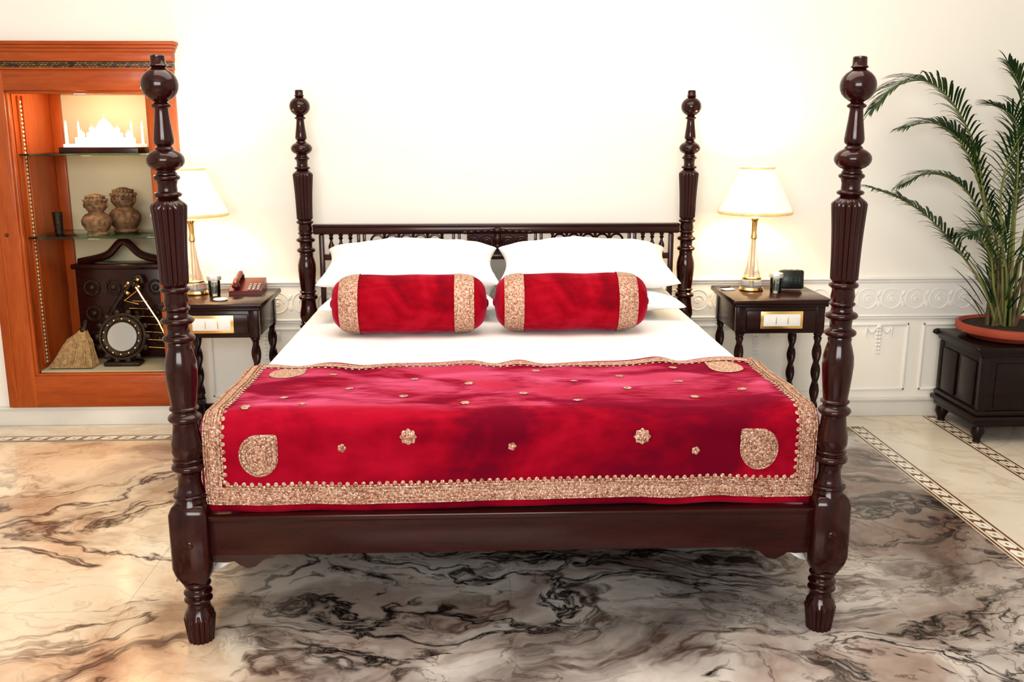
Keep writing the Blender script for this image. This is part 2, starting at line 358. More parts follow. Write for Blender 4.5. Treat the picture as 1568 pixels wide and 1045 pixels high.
def post(name,x,y):
    mb=MB(name,['mahog'])
    def mod(a,z):
        if 1.152<=z<=1.378: return 1-.12*(1-abs(math.cos(a*8)))
        return 1
    mb.lathe(post_profile(),(0,0,0),96,mod=mod)
    def blk(pts):
        vs=[];fs=[]
        for (h,z) in pts:
            c_=h*.86
            for (a,b) in ((c_,-h),(h,-c_),(h,c_),(c_,h),(-c_,h),(-h,c_),(-h,-c_),(-c_,-h)): vs.append((a,b,z))
        n=len(pts)
        for j in range(n-1):
            for i in range(8): k=(i+1)%8; fs.append((j*8+i,j*8+k,(j+1)*8+k,(j+1)*8+i))
        fs.append(tuple(range(8))); fs.append(tuple(range((n-1)*8,n*8)))
        mb.add(vs,fs,0)
    blk([(.040,.472),(.050,.464),(.058,.442),(.058,.265),(.052,.240),(.036,.205)])
    mb.sphere((0,-.058,.345),.014,0,14,8,(1,.35,1))
    P=[(.030,.215)]+bead(.205,.186,.034,.042,5)+[(.032,.182)]+bead(.176,.158,.034,.044,5)+[(.033,.154)]+bead(.15,.136,.036,.044,5)+[(.034,.130),(.036,.112),(.044,.100),(.047,.085)]
    P+=[(.050-.010*i/8,.082-.082*i/8) for i in range(9)]
    def mod2(a,z): return 1-.12*(1-abs(math.cos(a*8))) if z<=.082 else 1
    mb.lathe(P,(0,0,0),96,mod=mod2)
    mb.done(bed,(x,y,0),angle=45)
post('post_1',-1,0); post('post_2',1,0); post('post_3',-1,L); post('post_4',1,L)
mb=MB('side_rails',['mahogx'])
bx(mb,-.945,.945,-.03,.03,.297,.425,0,.006); bx(mb,-.945,.945,-.036,.03,.408,.430,0,.006)
bx(mb,-.945,.945,L-.03,L+.03,.297,.43,0,.006)
for s_ in (-1,1): mb.box((s_,L/2,.3635),(.06,L-.11,.133),0,bev=.006)
def bracket(sx):
    pts=[(.945,.30),(.945,.272),(.90,.270),(.875,.274),(.86,.262),(.835,.250),(.81,.255),(.795,.268),(.782,.280),(.765,.282),(.755,.292),(.73,.30)]
    mb.prism([(sx*a,b) for a,b in pts],-.018,.012)
bracket(-1); bracket(1); mb.done(bed)
mb=MB('slat_base',['dark'])
for i in range(9): mb.box((0,.15+i*.23,.32),(1.93,.20,.025),0,bev=.003)
mb.done(bed)
mb=MB('headboard',['mahogx'])
y=L
bx(mb,-.96,.96,y-.026,y+.026,1.070,1.115,0,.012); bx(mb,-.96,.96,y-.032,y+.032,1.108,1.122,0,.006)
bx(mb,-.93,.93,y-.015,y+.015,.935,.965,0,.006); bx(mb,-.93,.93,y-.015,y+.015,.60,.64,0,.006)
for s_ in (-1,1):
    bx(mb,min(s_*.905,s_*.93),max(s_*.905,s_*.93),y-.02,y+.02,.43,1.07,0,.006)
def spind(x,z0,z1,r=.013):
    h=z1-z0
    P=[(r*.9,z0),(r*.9,z0+h*.12),(r*.5,z0+h*.16),(r*1.15,z0+h*.3),(r*1.2,z0+h*.42),(r*.55,z0+h*.62),(r*.5,z0+h*.7),(r,z0+h*.78),(r*.5,z0+h*.84),(r*.9,z0+h*.88),(r*.9,z1)]
    mb.lathe(P,(x,y,0),12)
for s_ in (-1,1):
    for x in (.868,.818,.768): spind(s_*x,.96,1.075)
    for x in (.725,.695,.20,.23): mb.box((s_*x,y,1.02),(.015,.03,.115),0,bev=.003)
    for x in AR(.29,.66,.075):
        spind(s_*x,.96,1.075,.010)
        mb.tube([(s_*(x+.0375+.034*math.cos(th)),y,1.030+.036*math.sin(th)) for th in LS(0,PI,13)],.006,6)
        mb.tube([(s_*(x+.0375+.016*math.cos(th)),y,1.018+.016*math.sin(th)) for th in LS(0,2*PI,13)],.005,6)
        mb.tube([(s_*(x+.0375-.03+.06*u),y,1.000-.022*math.sin(PI*u)) for u in LS(0,1,9)],.005,6)
    for x in AR(.10,.9,.10):
        mb.tube([(s_*x,y,.64),(s_*(x+.05),y,.80),(s_*x,y,.94)],.011,8); mb.tube([(s_*(x+.06),y,.64),(s_*(x+.01),y,.80),(s_*(x+.06),y,.94)],.011,8)
    for (cx_,cz_,R,tn) in ((.055,1.02,.034,2.2),(.125,1.03,.026,2.0),(.10,.985,.02,2)):
        mb.tube([(s_*(cx_+R*(1-u*.8)*math.cos(u*tn*2*PI)),y-.012,cz_+R*(1-u*.8)*math.sin(u*tn*2*PI)) for u in LS(0,1,26)],[.010-.004*u for u in LS(0,1,26)],8)
    for k in range(5): mb.sphere((s_*(.03+.035*k),y-.026,1.088-.002*k),.013,0,8,6,(1.5,.7,.8))
mb.sphere((0,y-.02,1.045),.022,0,12,8,(.9,.8,1.6)); mb.sphere((0,y-.02,1.005),.016,0,12,8,(1,.8,1.2)); mb.sphere((0,y-.03,1.09),.018,0,12,8,(1.5,.8,.9))
bx(mb,-.16,.16,y-.004,y+.008,.96,1.075)
mb.done(bed)

mat_root=empty('mattress',(0,0,0))
def rounded_slab(name,x0,x1,y0,y1,z0,z1,r,mats,parent=None):
    mb=MB(name,mats); bm=bmesh.new()
    bmesh.ops.create_cube(bm,size=1); bmesh.ops.scale(bm,vec=(x1-x0,y1-y0,z1-z0),verts=bm.verts)
    bmesh.ops.bevel(bm,geom=list(bm.edges),offset=r,segments=5,profile=.5,affect='EDGES')
    bm.verts.index_update(); X=Matrix.Translation(((x0+x1)/2,(y0+y1)/2,(z0+z1)/2))
    mb.add([v.co[:] for v in bm.verts],[[v.index for v in f.verts] for f in bm.faces],0,X); bm.free()
    return mb.done(parent,angle=80)
rounded_slab('mattress_body',-.925,.925,.03,2.12,.435,.722,.055,['sheet'],parent=mat_root)
mb=MB('sheet_top',['sheet'])
nx,ny=110,110; vs=[];fs=[]
for j in range(ny+1):
    for i in range(nx+1):
        s=-1.0+2.0*i/nx; yy=.08+(2.09-.08)*j/ny
        o_=max(0,abs(s)-.875); r=.06; th=min(o_/r,PI/2); ex=max(0,o_-r*PI/2)
        x=math.copysign(min(abs(s),.875)+r*math.sin(th),s); z=.727-r*(1-math.cos(th))-ex*1.8
        k=noise.noise(Vector((x*2.2,yy*1.6,0)))*.006+noise.noise(Vector((x*9,yy*5,3)))*.0025+.0015*math.sin(x*60+noise.noise(Vector((x*2,yy*2,9)))*5)*max(0,noise.noise(Vector((x*1.5,yy*1.5,5))))
        if ex>0: x+=math.copysign(.004+noise.noise(Vector((yy*7,0,1)))*.008,s)
        vs.append((x,yy,z+k*(1 if o_==0 else .3)))
for j in range(ny):
    for i in range(nx): a=j*(nx+1)+i; fs.append((a,a+1,a+nx+2,a+nx+1))
mb.add(vs,fs,0); mb.done(mat_root,angle=80)
mb=MB('bed_valance',['sheet'])
for s_ in (-1,1):
    vs=[];fs=[];n=120
    for j in range(9):
        for i in range(n+1):
            yy=.075+(L-.15)*i/n; u=j/8; z=.43-(.27+.015*math.sin(i*.35))*u; vs.append((s_*(1.036+.02*u+.008*math.sin(i*.9+j*.1)*u+.030*(u**.7)*math.exp(-((yy-.1)/.35)**2)),yy,z))
    for j in range(8):
        for i in range(n): a=j*(n+1)+i; fs.append((a,a+1,a+n+2,a+n+1))
    mb.add(vs,fs,0)
    vs=[];fs=[]
    for j in range(9):
        for i in range(9):
            u=i/8; v=j/8; xx=.985-.15*u*(1-.3*v); vs.append((s_*xx,.055+.012*math.sin(u*7+v),.43-(.235-.06*u)*v))
    for j in range(8):
        for i in range(8): a=j*9+i; fs.append((a,a+1,a+10,a+9))
    mb.add(vs,fs,0)
mb.done(bed,angle=80)

# ---------------- bedspread
RB=.07; YB=.0; TMIN=-.276; TMAX=.655; SM=.975; AS=.915
def S(s,t_,off=0.0):
    if t_>=RB: yy=YB+t_; zz=.742; ny_,nz_=0,1
    else:
        l=RB-t_; arc=RB*PI/2
        th=min(l,arc)/RB
        yy=YB+RB-RB*math.sin(th); zz=.742-RB+RB*math.cos(th); ny_,nz_=-math.sin(th),math.cos(th)
        if l>arc: zz-=(l-arc)
    o_=max(0,abs(s)-AS); r=.06; th2=o_/r
    x=math.copysign(min(abs(s),AS)+r*math.sin(th2),s) if abs(s)>AS else s
    d=r*(1-math.cos(th2))
    front=max(0,min(1,(RB-t_)/.15))
    wv=(noise.noise(Vector((s*2.4,t_*4,.3)))*.013+noise.noise(Vector((s*5.5,t_*8,2.3)))*.008)*(1-.5*front)
    wv+=front*(.008*math.sin(s*5+1)+.007*noise.noise(Vector((s*5,0,7)))) 
    if t_>.5: wv+= .007*math.sin(s*17+noise.noise(Vector((s*3,0,0)))*4)*(t_-.5)/.15
    nd=-d+wv+off+.003
    yw=(t_-.4)/.25*.03*noise.noise(Vector((s*2.6,5,1))) if t_>.4 else 0
    zw=front*(.006*math.sin(s*4+.6)+.004*noise.noise(Vector((s*7,1,2)))) if t_<RB-.11 else 0
    return Vector((x,yy+ny_*nd+yw,zz+nz_*nd+zw*min(1,(RB-.11-t_)/.15)))
spread=empty('velvet_bedspread')
def patch_grid(mb,s0,s1,t0,t1,ns,nt,off,m):
    vs=[S(s0+(s1-s0)*i/ns,t0+(t1-t0)*j/nt,off) for j in range(nt+1) for i in range(ns+1)]
    fs=[(j*(ns+1)+i,j*(ns+1)+i+1,(j+1)*(ns+1)+i+1,(j+1)*(ns+1)+i) for j in range(nt) for i in range(ns)]
    mb.add(vs,fs,m)
mb=MB('velvet_cloth',['velvet']); patch_grid(mb,-SM,SM,TMIN,TMAX,160,110,0,0); cl=mb.done(spread,angle=80)
md=cl.modifiers.new('thick','SOLIDIFY'); md.thickness=.005; md.offset=-1
mb=MB('gold_border_embroidery',['embro'])
BW=.052
s1,t0,t1=SM-.022,TMIN+.026,TMAX-.022
patch_grid(mb,-s1,s1,t0,t0+BW,160,5,.0035,0)
patch_grid(mb,-s1,s1,t1-.042,t1,160,4,.0035,0)
patch_grid(mb,-s1,-s1+BW,t0,t1,5,90,.0035,0); patch_grid(mb,s1-BW,s1,t0,t1,5,90,.0035,0)
def cord(pts): mb.tube([S(a,b,.006) for a,b in pts],.003,6)
for e in (0,BW,BW-.011,.011):
    cord([(-s1+2*s1*i/150,t0+e) for i in range(151)]); 
    cord([(-s1+e,t0+(t1-t0)*i/90) for i in range(91)]); cord([(s1-e,t0+(t1-t0)*i/90) for i in range(91)])
def dab(cs,ct,fn,m=0,n=14,h=.006,rot=0):
    ctr=S(cs,ct,h); vs=[ctr]; 
    for k in range(n):
        a=2*PI*k/n; r_x,r_y=fn(a); vs.append(S(cs+r_x,ct+r_y,h*.45))
    mb.add(vs,[(0,k+1,(k+1)%n+1) for k in range(n)],m)
st=.0245
def ell(a,b): return lambda th:(a*math.cos(th),b*math.sin(th))
x=-s1+.07
while x<s1-.06:
    dab(x,t0+BW+.010,ell(.0075,.009),n=8); dab(x+st/2,t0+BW+.004,ell(.006,.005),n=6); dab(x,t1-.052,ell(.0065,.005),n=8); x+=st
y=t0+.07
while y<t1-.05:
    for s_ in (-1,1): dab(s_*(s1-BW-.010),y,ell(.009,.0075),n=8); dab(s_*(s1-BW-.004),y+st/2,ell(.005,.006),n=6)
    y+=st
mb.done(spread,angle=60)
mb=MB('gold_motif_embroidery',['embro','velvet'])
def flower(cs,ct,r,pet=8): dab(cs,ct,lambda a:(r*(.90+.10*math.cos(a*pet))*math.cos(a),r*(.90+.10*math.cos(a*pet))*math.sin(a)),n=pet*4)
for a,b,r in [(-.325,-.043,.027),(.40,-.05,.027),(-.53,-.075,.014),(-.005,-.075,.014),(.57,-.10,.014)]: flower(a,b,r,8 if r>.02 else 5)
for a,b in [(-.74,.2),(-.54,.3),(-.66,.09),(-.83,.06),(-.15,.11),(-.35,.18),(-.33,.42),(-.14,.335),(.04,.2),(.22,.335),(.21,.12),(.39,.24),(.39,.43),(.6,.17),(.77,.22),(.58,.335),(.6,.52),(.1,.52),(-.62,.49)]:
    flower(a,b,.0165,6)
def tear(sg,R):
    def fn(a):
        c_,s_=math.cos(a),math.sin(a); rr=R
        if s_>0 and c_*(-sg)>0: rr=R*min(1/max(abs(c_),abs(s_)),1.36)
        return (rr*c_,rr*1.10*s_)
    return fn
for sg in (-1,1):
    cs=-.785 if sg<0 else .772; ct=-.096
    dab(cs,ct,tear(sg,.060),n=64,h=.007)
    for rr in (.055,.040,.022):
        f=tear(sg,rr)
        mb.tube([S(cs+f(a)[0],ct+f(a)[1],.0075) for a in LS(0,2*PI,65)],.0026,6)
    dab(sg*.79,.515,tear(sg,.062),n=40,h=.006)
    for k in range(9):
        a=k*2*PI/9; mb.sphere(S(cs+.031*math.cos(a),ct+.031*math.sin(a),.008),.0045,0,8,5)
mb.done(spread,angle=60)

# ---------------- pillows
def pillow(name,loc,a,b,th,tilt,rz=0,seed=0):
    N=56; vs=[];fs=[]
    def pt(u,v,sg):
        x=a*u*(.91+.09*v*v); y_=b*v*(.88+.12*u*u)
        e=max(0,(1-u**4))*max(0,(1-v**4)); z=sg*th*(e**.42)*(.66+.34*(1-u*u)*(1-v*v))
        k=noise.noise(Vector((u*2+seed,v*2,sg)))*.020+noise.noise(Vector((u*6+seed,v*5,sg)))*.008
        cr=math.exp(-((abs(u)-.8)/.2)**2)*.004*math.sin(v*22+u*9+seed)
        if sg<0: z*=.7
        return (x,y_,z+(k+cr)*e**.5)
    for sg in (1,-1):
        for j in range(N+1):
            for i in range(N+1): 
                u=math.sin(PI/2*(-1+2*i/N)); v=math.sin(PI/2*(-1+2*j/N)); vs.append(pt(u,v,sg))
    K=(N+1)**2
    for j in range(N):
        for i in range(N):
            q_=j*(N+1)+i; fs.append((q_,q_+1,q_+N+2,q_+N+1)); fs.append((K+q_,K+q_+N+1,K+q_+N+2,K+q_+1))
    me=bpy.data.meshes.new(name); me.from_pydata(vs,[],fs); bm=bmesh.new(); bm.from_mesh(me); bmesh.ops.remove_doubles(bm,verts=bm.verts,dist=1e-5); bmesh.ops.recalc_face_normals(bm,faces=bm.faces); bm.to_mesh(me); bm.free()
    me.materials.append(M['sheet']); me.polygons.foreach_set('use_smooth',[True]*len(me.polygons))
    ob=bpy.data.objects.new(name,me); col.objects.link(ob); ob.location=loc; ob.rotation_euler=(tilt,0,rz); return ob
pillow('white_pillow',(-.425,1.76,.806),.415,.27,.095,.02,.02,1)
pillow('white_pillow',(.43,1.76,.806),.43,.27,.095,.02,-.02,4)
pillow('white_pillow',(-.43,1.80,.955),.425,.25,.115,.22,.01,7)
pillow('white_pillow',(.42,1.80,.955),.425,.25,.115,.22,-.02,11)
def bolster(loc,seed):
    root=empty('bolster_pillow',loc); mb=MB('bolster_cover',['velvetb','embro']); Lh=.338; R=.126
    prof=[]
    for i in range(61):
        u=-1+2*i/60; e=max(0,1-abs(u)**8)**.42 if abs(u)<1 else 0
        prof.append((max(.002,R*e*(1+.012*math.sin(u*9+seed))),u*Lh))
    rot=Matrix.Rotation(PI/2,4,'Y')
    md_=lambda a,z:1+.028*noise.noise(Vector((math.cos(a)*1.5+seed,math.sin(a)*1.5,z*6)))
    mb.lathe(prof,(0,0,0),56,0,rot,mod=lambda a,z:md_(a,z)+(.012*math.cos(a*14) if abs(z)>Lh*.93 else 0))
    for c in (-.252,.238):
        n=10; w=.042
        P=[(R*(max(0,1-abs((c-w+2*w*i/n)/Lh)**8)**.42)*(1+.012*math.sin((c-w+2*w*i/n)/Lh*9+seed))+.0035,c-w+2*w*i/n) for i in range(n+1)]
        mb.lathe(P,(0,0,0),56,1,rot,mod=md_,capb=False)
    for sx in (-1,1): mb.sphere((sx*(Lh-.002),0,0),.018,0,12,8,(.4,1,1))
    mb.done(root,angle=50)
bolster((-.402,1.275,.862),1); bolster((.302,1.30,.862),3)

# ---------------- bedside tables
def bedside(loc):
    root=empty('bedside_table',loc); mb=MB('table_frame',['dark','brass','card'])
    W,D,Ht=.50,.485,.775
    mb.box((0,0,Ht-.013),(W,D,.026),0,bev=.008); mb.box((0,0,Ht-.033),(W-.03,D-.03,.014),0,bev=.004)
    mb.box((0,0,Ht-.108),(W-.06,D-.06,.136),0,bev=.004)
    mb.box((0,-D/2+.026,Ht-.108),(W-.15,.012,.10),0,bev=.004)
    y=-D/2+.017
    mb.box((0,y,Ht-.105),(.215,.006,.090),1,bev=.003); mb.box((0,y-.005,Ht-.105),(.185,.005,.060),2,bev=.001)
    for sx in (-.03,.03): mb.box((sx,y-.008,Ht-.105),(.004,.003,.04),1,bev=.001)
    for sx in (-1,1):
        for sy in (-1,1):
            x=sx*(W/2-.05); yy=sy*(D/2-.05)
            mb.box((x,yy,Ht-.108),(.046,.046,.142),0,bev=.004); mb.box((x,yy,.13),(.044,.044,.10),0,bev=.004)
            z0,z1=.18,.60; P=[(.021,z0)]+bead(z0,z0+.02,.016,.022,4)+[(.019,z0+.025+(z1-z0-.05)*i/60) for i in range(61)]+bead(z1-.02,z1,.016,.022,4)
            mb.lathe(P,(x,yy,0),24,0,mod=lambda a,z:(1+.26*math.cos(2*a-z*62)) if z0+.024<z<z1-.024 else 1)
            mb.lathe([(.018,.08),(.024,.05),(.026,.03),(.018,.0)],(x,yy,0),20,0)
    for sx in (-1,1): mb.box((sx*(W/2-.05),0,.13),(.025,D-.14,.04),0,bev=.004)
    mb.box((0,0,.13),(W-.12,.025,.04),0,bev=.004); mb.box((0,D/2-.05,.13),(W-.14,.025,.04),0,bev=.004)
    mb.done(root); return root
TY=2.042; TZ=.7755
bedside((-1.408,TY,0)); bedside((1.412,TY,0))
LAMPW=14
def lamp(loc):
    root=empty('table_lamp',loc); mb=MB('lamp_base',['brass','crystal','bulb'])
    mb.lathe([(.001,0),(.062,0),(.064,.006),(.060,.014),(.058,.018)],(0,0,0),40,0)
    mb.lathe([(.056,.018),(.058,.03),(.052,.05),(.054,.056),(.047,.062),(.044,.075),(.030,.13),(.020,.19),(.014,.25),(.012,.27)],(0,0,0),12,1)
    mb.lathe([(.045,.060),(.050,.064),(.050,.069),(.045,.073)],(0,0,0),32,0)
    mb.lathe([(.012,.268),(.018,.275),(.016,.285),(.013,.30),(.015,.36),(.022,.37),(.030,.378),(.022,.386),(.012,.39),(.010,.42),(.010,.47)],(0,0,0),28,0)
    mb.lathe([(.010,.02),(.009,.27)],(0,0,0),16,0)
    mb.sphere((0,0,.50),.028,2,16,10,(1,1,1.25))
    for a in range(3):
        th=a*2*PI/3; mb.tube([(0,0,.45),(.06*math.cos(th),.06*math.sin(th),.46),(.182*math.cos(th),.182*math.sin(th),.408)],.0022,6,0)
    mb.done(root)
    mb=MB('lamp_shade',['shade','shadetrim'])
    n=144; prof=[(.186,.405),(.178,.43),(.150,.49),(.118,.56),(.092,.615),(.086,.632)]
    mb.lathe(prof,(0,0,0),n,0,mod=lambda a,z:1+.014*math.cos(36*a),capb=False)
    mb.lathe([(.187,.400),(.191,.404),(.190,.414),(.186,.416)],(0,0,0),72,1,capb=False); mb.lathe([(.085,.628),(.089,.630),(.088,.638),(.085,.640)],(0,0,0),72,1,capb=False)
    sh=mb.done(root,angle=60)
    ld=bpy.data.lights.new('lamp_bulb_light','POINT'); ld.energy=LAMPW; ld.color=(1,.77,.48); ld.shadow_soft_size=.06
    lo=bpy.data.objects.new('lamp_bulb_light',ld); col.objects.link(lo); lo.parent=root; lo.location=(0,0,.56)
    return root
lamp((-1.56,2.11,TZ)); lamp((1.335,2.11,TZ))
def tumbler(loc,h=.10,r=.031):
    root=empty('drinking_glass',loc); mb=MB('glass_body',['glass','foil','water'])
    mb.lathe([(.001,0),(r*.85,0),(r*.9,.004),(r,h),(r-.003,h),(r*.82,.012),(.001,.012)],(0,0,0),32,0,capb=False)
    mb.lathe([(.001,.014),(r*.78,.014),(r*.86,h*.62),(.001,h*.62)],(0,0,0),32,2,capb=False)
    mb.lathe([(.001,h+.003),(r*.8,h+.003),(r+.003,h+.001),(r+.006,h-.012),(r+.004,h-.022)],(0,0,0),40,1,capb=False,mod=lambda a,z:1+(.03*math.sin(13*a) if z<h-.005 else 0))
    mb.done(root)
tumbler((1.440,2.03,TZ)); tumbler((-1.45,2.06,TZ)); 
root=empty('alarm_clock',(1.548,2.12,TZ),-.1); mb=MB('clock_body',['blackp','digit','grey'])
Rk=Matrix.Rotation(-.12,4,'X')
mb.box((0,0,.054),(.125,.06,.10),0,bev=.012,rot=Rk); mb.box((0,-.033,.055),(.10,.004,.062),0,bev=.001,rot=Rk)
mb.box((0,-.0355,.055),(.092,.003,.054),0,bev=.001,rot=Rk)
for k,x in enumerate((-.03,-.012,.012,.03)):
    for (dz,w,h) in ((.016,.010,.002),(0,.010,.002),(-.016,.010,.002)): mb.box((x,-.0378,.055+dz),(w,.001,h),1,bev=0)
    mb.box((x+.006,-.0378,.055),(.002,.001,.03),1,bev=0)
for x in (-.03,0,.03): mb.box((x,.004,.104),(.018,.015,.006),2,bev=.002)
mb.done(root)
root=empty('note_card',(1.215,2.13,TZ),.4); mb=MB('card_sheets',['card','blackp']); mb.box((0,0,.002),(.06,.06,.003),0,bev=.001); mb.box((.005,.005,.005),(.045,.045,.002),0,bev=.0005,rot=Matrix.Rotation(.3,4,'Z')); mb.tube([(-.03,.02,.009),(.025,.01,.010)],.004,8,1); mb.done(root)
root=empty('coaster',(-1.38,1.90,TZ)); mb=MB('coaster_dish',['card']); mb.lathe([(.001,0),(.030,0),(.036,.006),(.034,.009),(.026,.005),(.001,.004)],(0,0,0),28,0,capb=False); mb.done(root)
root=empty('telephone',(-1.300,2.14,TZ),.05,.92); mb=MB('telephone_body',['phone','grey','blackp'])
prof=[(-.085,0),(-.085,.022),(.02,.050),(.08,.072),(.10,.070),(.10,0)]
n=len(prof); w=.09
vs=[(-w,a,b) for a,b in prof]+[(w,a,b) for a,b in prof]
mb.add(vs,[tuple(range(n)),tuple(range(n,2*n))]+[(i,(i+1)%n,(i+1)%n+n,i+n) for i in range(n)],0)
sl=Matrix.Rotation(math.atan2(.028,.105),4,'X')
for r_i in range(4):
    for c_i in range(3):
        yy=-.07+r_i*.022; mb.box((.02+c_i*.024,yy,.022+(yy+.085)*.267+.003),(.016,.013,.007),1,bev=.002,rot=sl)
mb.tube(spline([(-.052,-.075,.055),(-.052,-.06,.068),(-.052,0,.082),(-.052,.07,.100),(-.052,.088,.092)],5),.014,12,0,1.2)
mb.sphere((-.052,-.065,.048),.024,0,14,8,(1,1,.8)); mb.sphere((-.052,.078,.082),.024,0,14,8,(1,1,.8))
mb.done(root)

# ---------------- display cabinet
cab=empty('display_cabinet',(0,0,0))
mb=MB('cabinet_frame',['orange','orangex','fret'])
y0,y1=WY-.045,WY
bx(mb,FX0,CX0+.005,y0,y1+.02,.112,1.95,0,.006); bx(mb,CX1-.005,FX1,y0,y1+.02,.112,1.95,0,.006)
bx(mb,CX0-.005,CX1+.005,y0+.002,y1+.02,.112,.287,1,.006); bx(mb,CX0-.005,CX1+.005,y0+.002,y1+.02,1.80,1.95,1,.006)
for (a,b,c,d) in ((CX0,CX0+.018,.287,1.80),(CX1-.018,CX1,.287,1.80)): bx(mb,a,b,y0+.012,y1,c,d,0,.006)
bx(mb,CX0,CX1,y0+.012,y1,.282,.300,1,.006); bx(mb,CX0,CX1,y0+.012,y1,1.785,1.803,1,.006)
for x in (FX0+.05,FX1-.05): mb.box((x,y0-.002,1.0),(.006,.006,1.7),0,bev=.002)
bx(mb,FX0-.004,FX1+.004,y0-.006,y1,1.915,1.945,2,.002); bx(mb,FX0-.006,FX1+.006,y0-.012,y1,1.905,1.915,1,.003)
for k,(zz,e,hh) in enumerate(((1.945,.008,.05),(1.992,.014,.02),(2.010,.022,.018),(2.026,.030,.018))): bx(mb,FX0-e,FX1+e,y0-e,y1,zz,zz+hh,1,.005)
mb.sphere((CX0-.06,y0,1.06),.010,2,10,6)
mb.done(cab)
mb=MB('cabinet_interior',['orange','cream','fret','dark'])
D=.50; t_=.012
bx(mb,CX0,CX0+t_,WY+.02,WY+D,CZ0,CZ1,0); bx(mb,CX1-t_,CX1,WY+.02,WY+D,CZ0,CZ1,0)
bx(mb,CX0,CX1,WY+.02,WY+D,CZ0,CZ0+t_+.02,1); bx(mb,CX0,CX1,WY+.02,WY+D,CZ1-t_,CZ1,0)
bx(mb,CX0,CX1,WY+D-.01,WY+D,CZ0,CZ1,1)
for sx in (CX0+t_+.006,CX1-t_-.006):
    for yy in (WY+.07,WY+.12):
        bx(mb,sx-.006,sx+.006,yy-.004,yy+.004,.33,1.78,0,.002)
    for z in AR(.34,1.77,.022): mb.sphere((sx,WY+.095,z),.009,1,6,4,(.7,1.2,1))
bx(mb,CX0+t_,CX0+.07,WY+D-.035,WY+D-.01,CZ0,CZ1,0,.004); bx(mb,CX1-.03,CX1-t_,WY+D-.035,WY+D-.01,CZ0,CZ1,0,.004)
mb.done(cab)
mb=MB('cabinet_glass_door',['pane']); mb.add([(CX0,WY-.012,CZ0),(CX1,WY-.012,CZ0),(CX1,WY-.012,CZ1),(CX0,WY-.012,CZ1)],[(0,1,2,3)],0); mb.done(cab,smooth=False)
mb=MB('cabinet_glass_shelves',['shelfglass'])
for z in (1.035,1.475): mb.box(((CX0+CX1)/2,WY+.25,z),(CX1-CX0-.03,.44,.010),0,bev=.001)
mb.done(cab)
for nm,z,e in (('cabinet_spot_1',1.77,6.0),('cabinet_spot_2',1.42,1.2),('cabinet_spot_3',.99,.7)):
    ld=bpy.data.lights.new(nm,'POINT'); ld.energy=e; ld.color=(1,.74,.44); ld.shadow_soft_size=.03
    lo=bpy.data.objects.new(nm,ld); col.objects.link(lo); lo.parent=cab; lo.location=(-2.2,WY+.10,z)
root=empty('taj_mahal_model',(-2.13,WY+.22,1.481),0,1.05); mb=MB('model_building',['alab','mahogx'])
mb.box((0,0,.015),(.40,.22,.03),1,bev=.003); mb.box((0,0,.038),(.36,.19,.016),0,bev=.002)
mb.box((0,0,.075),(.15,.12,.06),0,bev=.008)
def dome(x,y_,z,r): mb.lathe([(r*.8,z),(r*.85,z+r*.3),(r*1.0,z+r*.8),(r*.95,z+r*1.2),(r*.6,z+r*1.7),(r*.15,z+r*2.05),(r*.06,z+r*2.3),(r*.02,z+r*2.8)],(x,y_,0),20,0)
dome(0,0,.105,.034)
for sx in (-1,1):
    for sy in (-1,1): dome(sx*.05,sy*.038,.105,.015)
    mb.box((sx*.12,0,.062),(.05,.06,.035),0,bev=.003); dome(sx*.12,0,.079,.016)
    for sy in (-1,1): mb.lathe([(.008,.045),(.006,.13),(.009,.133),(.005,.137),(.005,.15),(.001,.165)],(sx*.165,sy*.08,0),10,0)
for x,h in ((-.045,.04),(0,.055),(.045,.04)):
    mb.prism([(x-.014,.046),(x+.014,.046),(x+.014,.046+h*.7),(x,.046+h),(x-.014,.046+h*.7)],-.064,-.058,0)
mb.done(root)
def bust(loc,h,rz=0):
    root=empty('carved_stone_bust',loc,rz); mb=MB('bust_body',['stone','blackp'])
    mb.lathe([(.24*h,0),(.26*h,.03*h),(.22*h,.08*h),(.27*h,.14*h),(.34*h,.26*h),(.35*h,.36*h),(.31*h,.45*h),(.20*h,.52*h),(.17*h,.56*h),(.22*h,.62*h),(.26*h,.72*h),(.255*h,.83*h),(.19*h,.94*h),(.09*h,.99*h),(.01*h,1.0*h)],(0,0,0),32,0,mod=lambda a,z:1+.03*math.sin(a*14+z*260))
    for k in range(16):
        a=2*PI*k/16
        for zz,rr in ((.92,.20),(.84,.26)): mb.sphere((rr*h*math.cos(a),rr*h*math.sin(a),zz*h),.035*h,0,8,6)
    for sx in (-1,1):
        mb.sphere((sx*.08*h,-.235*h,.755*h),.030*h,1,10,6,(1.3,.5,.7)); mb.sphere((sx*.265*h,-.01*h,.72*h),.05*h,0,8,6,(.5,.8,1.4))
        mb.sphere((sx*.09*h,-.225*h,.81*h),.05*h,0,8,6,(1.3,.6,.4))
        mb.sphere((sx*.15*h,-.24*h,.32*h),.10*h,0,12,8,(1,.6,1))
    mb.sphere((0,-.265*h,.71*h),.035*h,0,8,6,(.7,1,1.6)); mb.sphere((0,-.235*h,.645*h),.035*h,0,8,6,(1.5,.6,.5))
    mb.tube([(.24*h*math.cos(a),-.05*h+.24*h*math.sin(a),.49*h-.06*h*math.sin(-a)) for a in LS(-PI,0,15)],.022*h,8,0)
    mb.done(root,angle=60)
bust((-2.185,WY+.14,1.041),.225,.1); bust((-2.09,WY+.30,1.041),.25,-.1)
root=empty('dark_cup',(-2.42,WY+.2,1.041)); mb=MB('cup_body',['darkmetal']); mb.lathe([(.001,0),(.02,0),(.022,.01),(.026,.10),(.028,.12),(.023,.12),(.018,.02),(.001,.02)],(0,0,0),20,0,capb=False); mb.done(root)
